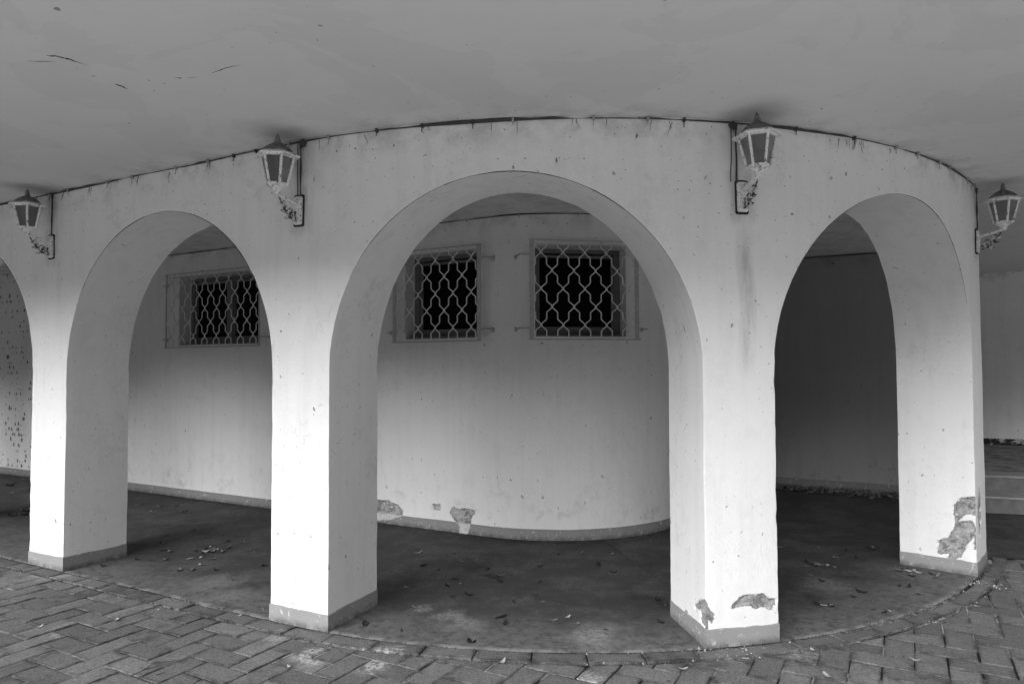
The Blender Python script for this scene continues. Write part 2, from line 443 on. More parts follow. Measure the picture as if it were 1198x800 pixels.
DSQ = [(.609,.250),(.516,.254),(.519,.195),(.592,.196)]
def sdf(poly, x, y):                       # positive inside
    d = 1e9; ins = False; n = len(poly)
    for i in range(n):
        x0, y0 = poly[i]; x1, y1 = poly[(i+1) % n]
        dx, dy = x1-x0, y1-y0
        t = max(0, min(1, ((x-x0)*dx+(y-y0)*dy)/(dx*dx+dy*dy+1e-12)))
        d = min(d, math.hypot(x-x0-dx*t, y-y0-dy*t))
        if (y0 > y) != (y1 > y) and x < (x1-x0)*(y-y0)/(y1-y0)+x0: ins = not ins
    return d if ins else -d
def enc(polys, x, y):
    v = max(sdf(p, x, y) for p in polys)
    return max(0.0, min(.12, v + .06))

# ------------------------------------------------------------------ sheet builder with welded verts
class Sheet:
    def __init__(s):
        s.bm = bmesh.new(); s.key = {}
        s.bare = s.bm.verts.layers.float.new('bare'); s.stain = s.bm.verts.layers.float.new('stain')
        s.rim = s.bm.verts.layers.float.new('rim'); s.su = s.bm.verts.layers.float.new('su')
        s.push = {}
    def v(s, p, bare=0.0, stain=0.0, n=None, rim=0.0, su=0.0):
        k = (round(p.x*5000), round(p.y*5000), round(p.z*5000))
        q = s.key.get(k)
        if q is None:
            q = s.bm.verts.new(p); s.key[k] = q; q[s.su] = su
        q[s.bare] = max(q[s.bare], bare); q[s.stain] = max(q[s.stain], stain); q[s.rim] = rim
        if bare > .05 and n is not None:
            s.push.setdefault(q, []).append((n, bare))
        return q
    def face(s, vs):
        u = []
        for q in vs:
            if q not in u: u.append(q)
        if len(u) > 2:
            try: s.bm.faces.new(u)
            except ValueError: pass
    def grid(s, us, zs, f):
        """f(u,z) -> vert"""
        prev = None
        for u in us:
            colm = [f(u, z) for z in zs]
            if prev:
                for i in range(len(zs)-1): s.face((prev[i], colm[i], colm[i+1], prev[i+1]))
            prev = colm
    def chip(s, amp=.005):
        bmesh.ops.recalc_face_normals(s.bm, faces=s.bm.faces[:]); s.bm.normal_update()
        mv = {}
        for e in s.bm.edges:
            if len(e.link_faces) == 2 and e.calc_face_angle(0) > .7:
                for q in e.verts:
                    k = .0015 + amp*max(0, noise.noise(q.co*14)+.15) + 2.2*amp*max(0, noise.noise(q.co*31+Vector((4, 4, 4)))-.38)
                    mv[q] = q.normal*k
        for q, d in mv.items(): q.co = q.co - Vector((d.x, d.y, d.z if q.co.z > 1.6 else 0))
    def wobble(s, amp, fr):
        for q, L in s.push.items():
            for n, b in L:
                e = b - .06 + .02*noise.noise(q.co*22)
                k = max(0, min(1, (e+.002)/.01))
                q.co = q.co - n*((.011+.005*noise.noise(q.co*40))*k)
        for q in s.bm.verts:
            c = q.co
            d = Vector((noise.noise(c*fr), noise.noise(c*fr+Vector((7, 3, 1))), 0))
            q.co = c + d*amp + Vector((noise.noise(c*19), noise.noise(c*19+Vector((2, 5, 9))), 0))*(.0012)
def lin(a, b, n): return [a+(b-a)*i/n for i in range(n+1)]

# ------------------------------------------------------------------ arcade wall
arcade = empty('arcade_wall', P(-.15, 3.75))
tag(arcade, 'curved white plastered arcade wall with round arches on square piers and peeling bases', 'wall')
def kid(o, root):                          # parent keeping world-space mesh data
    o.parent = root; o.matrix_parent_inverse = Matrix.LocRotScale(root.location, root.rotation_euler, None).inverted(); return o

S = Sheet()
ZT = H + .05
zfine = lin(0, .72, 60); zmid = lin(.72, ZS, 22)[1:]; ztop = lin(ZS, ZT, 36)[1:]
for i, (s0, s1) in enumerate(PIERS):
    vis = i in (1, 0)
    us = lin(s0, s1, 40 if vis else 12)
    zs = (zfine if vis else lin(0, .72, 18)) + zmid + ztop
    front = {1: [P3F, P3CF], 0: [P4F]}.get(i); jl = {1: [P3CJ, P3J], 0: [P4A, P4B]}.get(i)
    def ff(u, z, front=front):
        b = enc(front, u, z) if front and z < .8 else 0.0
        st = 0.0
        if z > 2.3:
            cs = {0: -5.746, 1: -2.898, 2: -.14, 3: 2.60}.get(i, 99)
            dd = max(abs(u-cs)-.045, 0)**2 + max(abs(z-2.582)-.105, 0)**2
            d2 = max(abs(u-cs)-.01, 0)**2*1.6 + max(2.60-z, 0)**2
            st = max(0, 1-math.sqrt(dd)/.075)*.95
            st = max(st, max(0, 1-math.sqrt(d2)/.065)*.8)
        if i == 1 and 1.45 < z < 2.5:
            cxs = -2.925 + .01*math.sin(z*9)
            st = max(st if z > 2.3 else 0, 0)
            st = max(st, max(0, 1-abs(u-cxs)/.062)**.6 * max(0, min(1, (z-1.5)/.25)) * max(0, min(1, (2.48-z)/.22)))
        return S.v(P(u, RO, z), b, st, outward(u), su=u)
    S.grid(us, zs, ff)
    S.grid(us, [0, .35, .72, 1.1, ZS, 2.2, ZT], lambda u, z: S.v(P(u, RI, z)))
    for side, sj in ((1, s1), (-1, s0)):
        po = jl if (side == 1) else None
        last = (i == 0 and side == -1) or (i == len(PIERS)-1 and side == 1)
        rs = lin(RI, RO, 44 if po else 10)
        zz = (zfine if vis else lin(0, .72, 18)) + zmid + (ztop if last else [])
        nj = along(sj)*side
        S.grid(rs, zz, lambda r, z: S.v(P(sj, r, z), enc(po, r, z) if po and z < .8 else 0.0, 0, nj, su=sj+side*(RO-r)))
NTH = 72
for (a0, a1), (b0, b1) in zip(PIERS, PIERS[1:]):
    u0, u1 = a1, b0; mid = (u0+u1)/2; hw = (u1-u0)/2
    th = lin(PI, 0, NTH)
    cols = [(mid+hw*math.cos(q), ZS+AR*math.sin(q)) for q in th]
    for off in (RO, RI):
        prev = None
        for u, za in cols:
            colm = [S.v(P(u, off, z), su=u) for z in lin(za, ZT, 14)]
            if prev:
                for k in range(14): S.face((prev[k], colm[k], colm[k+1], prev[k+1]))
            prev = colm
    prev = None
    for u, za in cols:
        colm = [S.v(P(u, r, za), su=u+(RO-r)*(1 if u > mid else -1)) for r in lin(RI, RO, 10)]
        if prev:
            for k in range(10): S.face((prev[k], colm[k], colm[k+1], prev[k+1]))
        prev = colm
S.chip()
S.wobble(.004, 2.3)
kid(obj('wall', S.bm, M['arcade']), arcade)

def ring_plinth(s0, s1, h=.105, d=.004):
    sh = Sheet()
    pts = []
    for u in lin(s0-d, s1+d, 16): pts.append((u, RO+d))
    for r in lin(RO+d, RI-d, 16)[1:]: pts.append((s1+d, r))
    for u in lin(s1+d, s0-d, 16)[1:]: pts.append((u, RI-d))
    for r in lin(RI-d, RO+d, 16)[1:-1]: pts.append((s0-d, r))
    n = len(pts)
    def top(u, r): return h + .009*noise.noise(P(u, r)*7) + .003*noise.noise(P(u, r)*31)
    zs = (0, .25, .5, .75, .96)
    rows = [[sh.v(P(u, r, top(u, r)*f)) for u, r in pts] for f in zs]
    cap = [sh.v(P(min(max(u, s0+.002), s1-.002), min(max(r, RI+.002), RO-.002), top(u, r)+.002)) for u, r in pts]
    rows.append(cap)
    for a, b in zip(rows, rows[1:]):
        for k in range(n): sh.face((a[k], a[(k+1) % n], b[(k+1) % n], b[k]))
    sh.wobble(.004, 2.3)
    return kid(obj('plinth', sh.bm, M['plinth']), arcade)
for s0, s1 in PIERS: ring_plinth(s0, s1)

# hairline crack along the front edge of each arch in view
for j in (0, 1, 2, 3):
    u0, u1 = PIERS[j][1], PIERS[j+1][0]; mid = (u0+u1)/2; hw = (u1-u0)/2
    bm = bmesh.new(); seg = []; rad = []
    rng = random.Random(j)
    for k in range(15, 246):
        q = PI*k/260
        u = mid+hw*math.cos(q); z = ZS+AR*math.sin(q)
        p = P(u, RO-.0005, z+.001)
        w = noise.noise(Vector((k*.055+j*9, 1.3, 0)))+.5*noise.noise(Vector((k*.3, j, 4)))
        r = .0012+.0024*max(0, w+.12)
        hi = min(1, max(0, (math.sin(q)-.25)*2.2))
        r *= hi
        if r < .0006:
            if len(seg) > 2: tube(bm, seg, rad, 5)
            seg = []; rad = []
        else:
            seg.append(p + Vector((0, 0, .0015*noise.noise(Vector((k*.4, 3, j)))))); rad.append(r)
    if len(seg) > 2: tube(bm, seg, rad, 5)
    kid(obj('edge_crack', bm, M['crack']), arcade)

# ------------------------------------------------------------------ house wall (straight, round end) with windows
house = empty('house_wall', WP(0))
tag(house, 'inner house wall behind the arches, rounded at its end, with barred windows', 'wall')
ZW0, ZW1 = 1.875, 2.722
EC = R(-9.6)                                # the window in the round end looks this way
def arcw(u): return (EC + math.asin(u/RD) - A0)*RD
OPEN = [(.08, .955, None), (3.04, 4.46, None), (arcw(-.40), arcw(.475), EC)]
S = Sheet()
brk = sorted(set([-LD-8, -LD, 0, 12] + [q for o in OPEN for q in o[:2]]))
us = []
for a, b in zip(brk, brk[1:]):
    m = max(1, int((b-a)/(.06 if -LD <= a < 5 else .5)))
    if 0 <= a < 1.6: m = max(m, int((b-a)/.0125))
    us += lin(a, b, m)[:-1]
us.append(12); 
extra = [q for q in lin(.955, 1.5, 42)]
us = sorted(set([round(q, 5) for q in us + extra]))
zs = lin(0, .34, 28) + lin(.34, ZW0, 14)[1:] + lin(ZW0, ZW1, 8)[1:] + lin(ZW1, ZT, 3)[1:]
def fh(u, z):
    b = enc([HEART, DLEFT, DSQ], u, z) if z < .4 and -.1 < u < 1.6 else 0.0
    nn = Vector((NX, NY, 0)) if u >= 0 else (WP(u)-Vector((CX, CY, 0))).normalized()
    return S.v(WP(u, z), b, 0, nn, su=u)
prev = None; pu = None
for u in us:
    colm = [fh(u, z) for z in zs]
    if prev:
        mu = (u+pu)/2
        hole = [o for o in OPEN if o[0]-1e-4 < mu < o[1]+1e-4]
        for k in range(len(zs)-1):
            mz = (zs[k]+zs[k+1])/2
            if hole and ZW0 < mz < ZW1: continue
            S.face((prev[k], colm[k], colm[k+1], prev[k+1]))
    prev = colm; pu = u
DEP = .175
def deep(u, z, ang):
    p = WP(u, z)
    e = Vector((NX, NY, 0)) if ang is None else Vector((-math.sin(ang), -math.cos(ang), 0))
    d = (p-Vector((CX, CY, 0))).dot(e)
    return p - e*(d - (RD-DEP if ang is None else RD-DEP-.06))
for w0, w1, ang in OPEN:
    uu = [q for q in us if w0-1e-3 <= q <= w1+1e-3]; zz = [q for q in zs if ZW0-1e-4 <= q <= ZW1+1e-4]
    loop = [(q, zz[0]) for q in uu] + [(uu[-1], q) for q in zz[1:]] + [(q, zz[-1]) for q in uu[::-1][1:]] + [(uu[0], q) for q in zz[::-1][1:-1]]
    n = len(loop)
    a = [S.v(WP(u, z)) for u, z in loop]; b = [S.v(deep(u, z, ang)) for u, z in loop]
    for k in range(n): S.face((a[k], a[(k+1) % n], b[(k+1) % n], b[k]))
S.wobble(.004, 1.7)
kid(obj('wall', S.bm, M['house']), house)
# plinth of the house wall
sh = Sheet()
pus = lin(-LD, 0, 120) + lin(0, 1.6, 120)[1:] + lin(1.6, 12, 80)[1:]
hh = lambda u: .10 + .004*noise.noise(Vector((u*3, 2, 0)))
rows = []
for f in (0, .12, .25, .37, .5, .62, .75, .87, 1.0):
    rows.append([sh.v(WP(u, hh(u)*f, .004), enc([HEART, DLEFT], u, hh(u)*f) if 0 < u < 1.6 else 0) for u in pus])
rows.append([sh.v(WP(u, hh(u)+.001, -.002)) for u in pus])
for a, b in zip(rows, rows[1:]):
    for k in range(len(pus)-1): sh.face((a[k], a[k+1], b[k+1], b[k]))
sh.wobble(.004, 1.7)
kid(obj('plinth', sh.bm, M['plinth_mid']), house)

def frame_axes(ang):
    e = Vector((NX, NY, 0)) if ang is None else Vector((-math.sin(ang), -math.cos(ang), 0))
    return e, Vector((e.y, -e.x, 0))
def wmat(ang, s_c, off, z):                # local x = along the wall (leftwards), y = outwards, z up
    e, t = frame_axes(ang)
    o = Vector((CX, CY, 0)) + e*off + t*s_c + Vector((0, 0, z))
    return Matrix(((t.x, e.x, 0, o.x), (t.y, e.y, 0, o.y), (0, 0, 1, o.z), (0, 0, 0, 1)))
def window(ang, u0, u1, mull):
    off = RD-DEP if ang is None else RD-DEP-.06
    T = wmat(ang, (u0+u1)/2, off, ZW0); w = (u1-u0)/2; h = ZW1-ZW0; f = .058
    bm = bmesh.new(); d0, d1 = -.06, .0
    box(bm, (-w, d0, 0.02), (-w+f, d1, h), T); box(bm, (w-f, d0, 0.02), (w, d1, h), T)
    box(bm, (-w+f, d0, h-f+.02), (w-f, d1-.002, h), T); box(bm, (-w+f, d0, 0.02), (w-f, d1-.002, .02+f), T)
    sash = .022
    cells = [(-w+f, w-f)]
    if mull:
        box(bm, (-.05, d0, .02+f), (.05, d1-.004, h-f), T); cells = [(-w+f, -.05), (.05, w-f)]
    for a, b in cells:
        zl, zh = .02+f, h-f
        box(bm, (a, d0-.005, zl), (a+sash, -.02, zh), T); box(bm, (b-sash, d0-.005, zl), (b, -.02, zh), T)
        box(bm, (a+sash, d0-.005, zl), (b-sash, -.021, zl+sash), T); box(bm, (a+sash, d0-.005, zh-sash), (b-sash, -.021, zh), T)
    wn = kid(obj('window', bm, M['wood']), house)
    for a, b in cells:
        bm = bmesh.new(); box(bm, (a+.01, -.055, .02+f+.01), (b-.01, -.048, h-f-.01), T)
        obj('pane', bm, M['pane'], wn)
    bm = bmesh.new(); box(bm, (-w+.006, .002, -.004), (w-.006, DEP-.02, .018), T)
    obj('sill', bm, M['sill'], wn)
window(None, .08, .955, False); window(None, 3.04, 4.46, True); window(EC, -.40, .475, False)

# ------------------------------------------------------------------ wrought grilles in front of the windows
def grille(ang, u0, u1, off, label, flat_sides):
    T = wmat(ang, (u0+u1)/2, off, 1.845)
    W = (u1-u0)/2; h = .905
    root = empty('window_grille', T.to_translation())
    tag(root, label, 'window grille', 'window grilles on the inner wall')
    bm = bmesh.new(); fw = .038 if flat_sides else .016
    for sg in (-1, 1):
        x0, x1 = sorted((sg*W, sg*(W-(fw if flat_sides else .016))))
        box(bm, (x0, -.006, 0), (x1, .006, h), T)
    box(bm, (-W-.012, .0065, h-.004), (W+.012, .0125, h+.006), T); box(bm, (-W-.012, .0065, -.008), (W+.012, .0125, .004), T)
    box(bm, (-W, -.012, h-.045), (W, -.007, h-.035), T)
    kid(obj('frame', bm, M['rail_frame']), root)
    bm = bmesh.new()
    p = .103; nb = int(round((2*W-.11)/p))+1
    span = (nb-1)*p; zr = [.796-.1665*k for k in range(5)]   # rows where neighbours touch
    A = p/2-.004
    def shp(z):
        # plateau / diagonal / touch profile between rows
        if z > zr[0]+.085 or z < zr[-1]-.085: return 0.0
        ph = (zr[0]-z)/.1665
        k = math.floor(ph+.5); d = abs(ph-k)               # 0 at a row, .5 half-way
        sgn = 1 if int(k) % 2 == 0 else -1
        t = max(0, min(1, (d-.05)/.27)); lev = 1-(t*.62+.38*t*t*(3-2*t))
        if k < 0 or k > 4: return 0.0
        return sgn*max(0, lev)
    for k in range(nb):
        x = -span/2+p*k; par = 1 if k % 2 == 0 else -1
        pts = []
        for q in range(121):
            z = h*q/120
            xx = x + A*par*shp(z)
            xx = max(-W+.012, min(W-.012, xx))
            pts.append(Vector((xx, .0015*par, z)))
        tube(bm, pts, .0058, 6, T)
    kid(obj('lattice', bm, M['rail'], smooth=True), root)
    for zz in (.10, h-.13):
        for sg in (-1, 1):
            bm = bmesh.new()
            e, t = frame_axes(ang)
            x1 = sg*(W+.09)
            back = -(off-RD)+.002
            if ang is not None:                             # the round wall falls away from the flat grille
                uu = (u0+u1)/2 + x1
                back = math.sqrt(max(.01, RD*RD-uu*uu)) - off + .002
            pts = [(sg*(W-.02), -.008, zz), (sg*(W+.055), -.012, zz), (x1, -.022, zz), (x1, back, zz)]
            tube(bm, pts, .0075, 6, T)
            box(bm, (x1-.014, back-.004, zz-.022), (x1+.014, back+.006, zz+.022), T)
            kid(obj('bracket', bm, M['rail_frame']), root)
grille(None, 0.0, 1.035, 1.56, 'wrought lattice grille over the square window left of centre in the middle arch', True)
grille(EC, -.48, .555, 1.55, 'wrought lattice grille over the right-hand square window seen through the middle arch', True)
grille(None, 2.92, 4.575, 1.575, 'wide wrought lattice grille over the two-pane window behind the left arch', False)

# ------------------------------------------------------------------ passage wall, end wall, steps
def wall_strip(name, pts, mat, label, plinth_z=0.0, plmat=None, ph=.11):
    root = empty(name, (pts[0][0], pts[0][1], 0)); tag(root, label, 'wall')
    S = Sheet()
    for (a, b) in zip(pts, pts[1:]):
        a = Vector((a[0], a[1], 0)); b = Vector((b[0], b[1], 0)); L = (b-a).length
        S.grid(lin(0, 1, max(2, int(L/.25))), lin(0, ZT, 10), lambda u, z: S.v(a.lerp(b, u)+Vector((0, 0, z)), su=u*L))
    S.wobble(.006, 1.1)
    kid(obj('wall', S.bm, mat, recalc=False), root)
    bm = bmesh.new()
    for (a, b) in zip(pts, pts[1:]):
        a = Vector((a[0], a[1], 0)); b = Vector((b[0], b[1], 0))
        d = (b-a).normalized(); n = Vector((d.y, -d.x, 0))
        T = Matrix(((d.x, n.x, 0, a.x), (d.y, n.y, 0, a.y), (0, 0, 1, 0), (0, 0, 0, 1)))
        box(bm, (-.006, -.01, plinth_z), ((b-a).length+.006, .012, plinth_z+ph), T)
    kid(obj('plinth', bm, plmat or M['plinth']), root)
    return root
q = NT(-2.80, 7, 0); r_ = NT(-2.80, -3.62, 0); r2 = NT(-5.97, -3.3, 0); r3 = NT(-5.97, -15, 0)
wall_strip('passage_wall', [NT(-1.45, 7), q, r_, NT(-6.05, -3.62)], M['passage'], 'shaded plain wall behind the right arch with dead leaves along its foot', 0, M['plinth_dark'])  # first stretch is an unseen end wall, added to keep sky light out
wall_strip('landing_wall', [r2, r3], M['endwall'], 'far grey wall above the steps at the right edge, flaking along its foot', .36, M['plinth_flaked'], .10)

steps = empty('entrance_steps', (5.2, 7.75, 0)); tag(steps, 'two low worn concrete steps rising to a dark landing at the right', 'steps')
sd = Vector((.879, -.477, 0)); sd = Vector((.955, -.297, 0)).normalized(); sn = Vector((sd.y, -sd.x, 0))  # run of the steps, towards the viewer
so = Vector((4.86, 7.80, 0))
ST = Matrix(((sd.x, -sn.x, 0, so.x), (sd.y, -sn.y, 0, so.y), (0, 0, 1, 0), (0, 0, 0, 1)))   # y = away from the viewer
for k, (y0, y1, z0, z1) in enumerate(((0, .36, 0, .18), (.34, .72, .0, .36))):
    bm = bmesh.new(); box(bm, (0, y0, z0), (8, y1, z1-.022), ST); kid(obj('riser', bm, M['step']), steps)
    bm = bmesh.new(); box(bm, (-.004, y0-.015, z1-.02), (8.01, y1, z1), ST)
    kid(obj('tread', bm, M['nosing']), steps)
bm = bmesh.new(); box(bm, (0.0, .722, .0), (8, 6.2, .356), ST); kid(obj('landing', bm, M['floor']), steps)

# ------------------------------------------------------------------ lamp positions, ceiling
LAMPS = [(2.60, 'white flaking wall lantern at far left, above the first whole pier'),
         (P and (R(26.5)-A0)*RO, 'white flaking wall lantern above the pier left of the middle arch'),
         ((R(-12.9)-A0)*RO, 'white flaking wall lantern above the pier right of the middle arch'),
         ((R(-53.6)-A0)*RO, 'wall lantern in profile at the far right end of the arcade')]
LAMP_SHADOWS = [tuple(P(s, 4.19, H)) for s, _ in LAMPS] + [tuple(P(s-.05, 4.06, H)) for s, _ in LAMPS[:3]]
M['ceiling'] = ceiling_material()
bm = bmesh.new()
OV = 7.7                                    # how far the overhang reaches
edge = [P(s, OV) for s in (13, 8, 4)] + [P(RO*(R(a)-A0), OV) for a in (28.5, 18, 8)]
edge += [Vector((.3, .75, 0)), Vector((1.0, 1.6, 0)), Vector((2.4, 1.9, 0)), Vector((4.8, 3.5, 0)), Vector((10, 5.6, 0)), NT(-6.4, -8.6), NT(-6.4, 13)]
vs = [bm.verts.new((p.x, p.y, H)) for p in edge]; up = [bm.verts.new((p.x, p.y, H+.28)) for p in edge]
v0 = bm.verts.new((CX, CY+.5, H)); v1 = bm.verts.new((CX, CY+.5, H+.28))
for k in range(len(vs)):
    bm.faces.new((v0, vs[k], vs[(k+1) % len(vs)])); bm.faces.new((v1, up[(k+1) % len(vs)], up[k]))
for k in range(len(vs)): bm.faces.new((vs[k], vs[(k+1) % len(vs)], up[(k+1) % len(vs)], up[k]))
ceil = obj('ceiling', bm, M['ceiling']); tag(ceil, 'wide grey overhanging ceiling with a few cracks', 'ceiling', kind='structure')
CR = [[(-2.26,3.26),(-2.19,3.262),(-2.13,3.27)], [(-2.13,3.20),(-2.09,3.205),(-2.05,3.24),(-2.01,3.31)], [(-2.06,3.42),(-2.04,3.44)],
      [(-2.0,3.53),(-1.98,3.56),(-1.975,3.60)], [(-1.86,3.63),(-1.84,3.61)], [(-1.76,3.53),(-1.74,3.52)], [(-1.66,3.45),(-1.63,3.46)],
      [(-1.60,3.455),(-1.55,3.45)], [(-1.46,3.40),(-1.43,3.385),(-1.38,3.35),(-1.33,3.325),(-1.28,3.31)]]
CW = [.0022, .0055, .0016, .006, .0016, .002, .004, .0014, .003]
for ln, w in zip(CR, CW):
    bm = bmesh.new(); pts = []; rad = []
    fine = []
    for a, b in zip(ln, ln[1:]):
        for k in range(6): fine.append(Vector((a[0]+(b[0]-a[0])*k/6, a[1]+(b[1]-a[1])*k/6, H)))
    fine.append(Vector((*ln[-1], H)))
    for k, p in enumerate(fine):
        f = k/(len(fine)-1)
        pts.append(p+Vector((.004*noise.noise(p*40), .004*noise.noise(p*40+Vector((3, 3, 3))), 0)))
        rad.append(max(.0004, w*(math.sin(PI*min(1, f+.05))**.7)*(.7+.6*noise.noise(p*70))))
    tube(bm, pts, rad, 6)
    obj('crack', bm, M['crack'], ceil)

# ------------------------------------------------------------------ cables
def path_cable(fn, s0, s1, step, base_r, z0, seed):
    pts = []; rad = []
    n = int(abs(s1-s0)/step)
    for k in range(n+1):
        s = s0+(s1-s0)*k/n
        w = noise.noise(Vector((s*1.7, seed, 0))); w2 = noise.noise(Vector((s*7, seed, 5)))
        pts.append(fn(s, z0 + .006*w + .003*w2))
        rad.append(max(.0012, base_r*(.38+1.5*max(0, noise.noise(Vector((s*1.1, seed+2, 1)))+.12)+.45*w2)))
    bm = bmesh.new(); tube(bm, pts, rad, 6)
    return bm
cab = empty('ceiling_cable', P(0, RO, H)); tag(cab, 'thin dark cable clipped under the ceiling along the front of the arcade', 'cable')
kid(obj('cable', path_cable(lambda s, z: P(s, RO+.007, z), 9.5, -5.86, .03, .0085, H-.012, 1), M['cable'], smooth=True), cab)
rng = random.Random(4)
s = 6.0
while s > -5.8:
    bm = bmesh.new(); p = P(s, RO+.012, H-.014); o = outward(s); t = along(s)
    Tm = Matrix(((t.x, o.x, 0, p.x), (t.y, o.y, 0, p.y), (0, 0, 1, p.z), (0, 0, 0, 1)))
    box(bm, (-.006, -.014, -.011), (.006, .010, .010), Tm)
    tube(bm, [(0, .0, -.012), (.002, .002, -.03-.02*rng.random())], .0028, 5, Tm)
    kid(obj('clip', bm, M['clip'] if rng.random() < .6 else M['cable']), cab)
    s -= .20+.34*rng.random()
for k in range(34):
    s = rng.uniform(-5.7, 5.2); bm = bmesh.new()
    for _ in range(rng.randint(1, 3)):
        z = H-.012-rng.random()*.02; L = rng.uniform(.02, .075); pts = []; ds = rng.uniform(-.5, .5)
        sj = s+rng.gauss(0, .015)
        for q in range(7):
            f = q/6; pts.append(P(sj+ds*L*f+.006*noise.noise(Vector((f*3, sj*9, k))), RO+.004+.004*rng.random(), z-L*f))
        tube(bm, pts, [rng.uniform(.0006, .0026)*(1-.6*q/6) for q in range(7)], 4)
    kid(obj('cobweb', bm, M['cobweb']), cab)
cab2 = empty('inner_cable', WP(0, H)); tag(cab2, 'thin dark cable under the ceiling of the inner house wall', 'cable')
kid(obj('cable', path_cable(lambda s, z: WP(s, z, .007), 9, -3.0, .04, .0075, H-.012, 8), M['cable'], smooth=True), cab2)
for s in (4.6, 3.4, 2.4, 1.25, .72, .2, -.35, -.9, -1.5):
    bm = bmesh.new(); p = WP(s, H-.016, .012); box(bm, (p.x-.006, p.y-.006, p.z-.02), (p.x+.006, p.y+.006, p.z+.008)); kid(obj('clip', bm, M['clip']), cab2)
cab3 = empty('passage_cable', NT(-2.78, -3, H)); tag(cab3, 'dark sagging cable along the top of the shaded wall behind the right arch', 'cable')
kid(obj('cable', path_cable(lambda s, z: NT(-2.78, s, z), 0, -3.6, .04, .011, H-.014, 5), M['cable'], smooth=True), cab3)

DROP = ['dark cable dropping to the far left lantern', 'dark cable dropping to the lantern left of the middle arch',
        'dark cable dropping to the lantern right of the middle arch', 'dark cable dropping to the lantern at the right end']
for k, (s, _) in enumerate(LAMPS):
    ds = (-.012, -.02, .035, .0)[k]
    bm = bmesh.new(); pts = []; rad = []
    for q in range(25):
        z = 2.66+(H-.02-2.66)*q/24
        pts.append(P(s+ds+.006*noise.noise(Vector((z*6, k, 2))), RO+.012, z))
        rad.append(.0052+.004*noise.noise(Vector((z*9, k, 7)))+(.004 if q > 21 else 0))
    tube(bm, pts, rad, 6)
    if k in (1, 2):
        pts = [(P(s+ds+.03+.012*noise.noise(Vector((z*5, k, 9))), RO+.008, z)) for z in lin(2.67, H-.02, 14)]
        tube(bm, pts, .0032, 5)
    cd = empty('lamp_cable', P(s, RO, 2.66)); tag(cd, DROP[k], 'cable')
    kid(obj('cable', bm, M['cable'], smooth=True), cd)
    if k in (1, 2):
        bm = bmesh.new(); p = P(s+ds+.02*(1 if k == 2 else -1), RO+.014, H-.03); o = outward(s)
        bmesh.ops.create_icosphere(bm, subdivisions=2, radius=.024, matrix=Matrix.Translation(p))
        for v in bm.verts: v.co = p + (v.co-p)*(1+.45*noise.noise(v.co*45))
        kid(obj('cobweb_clump', bm, M['cable']), cd)

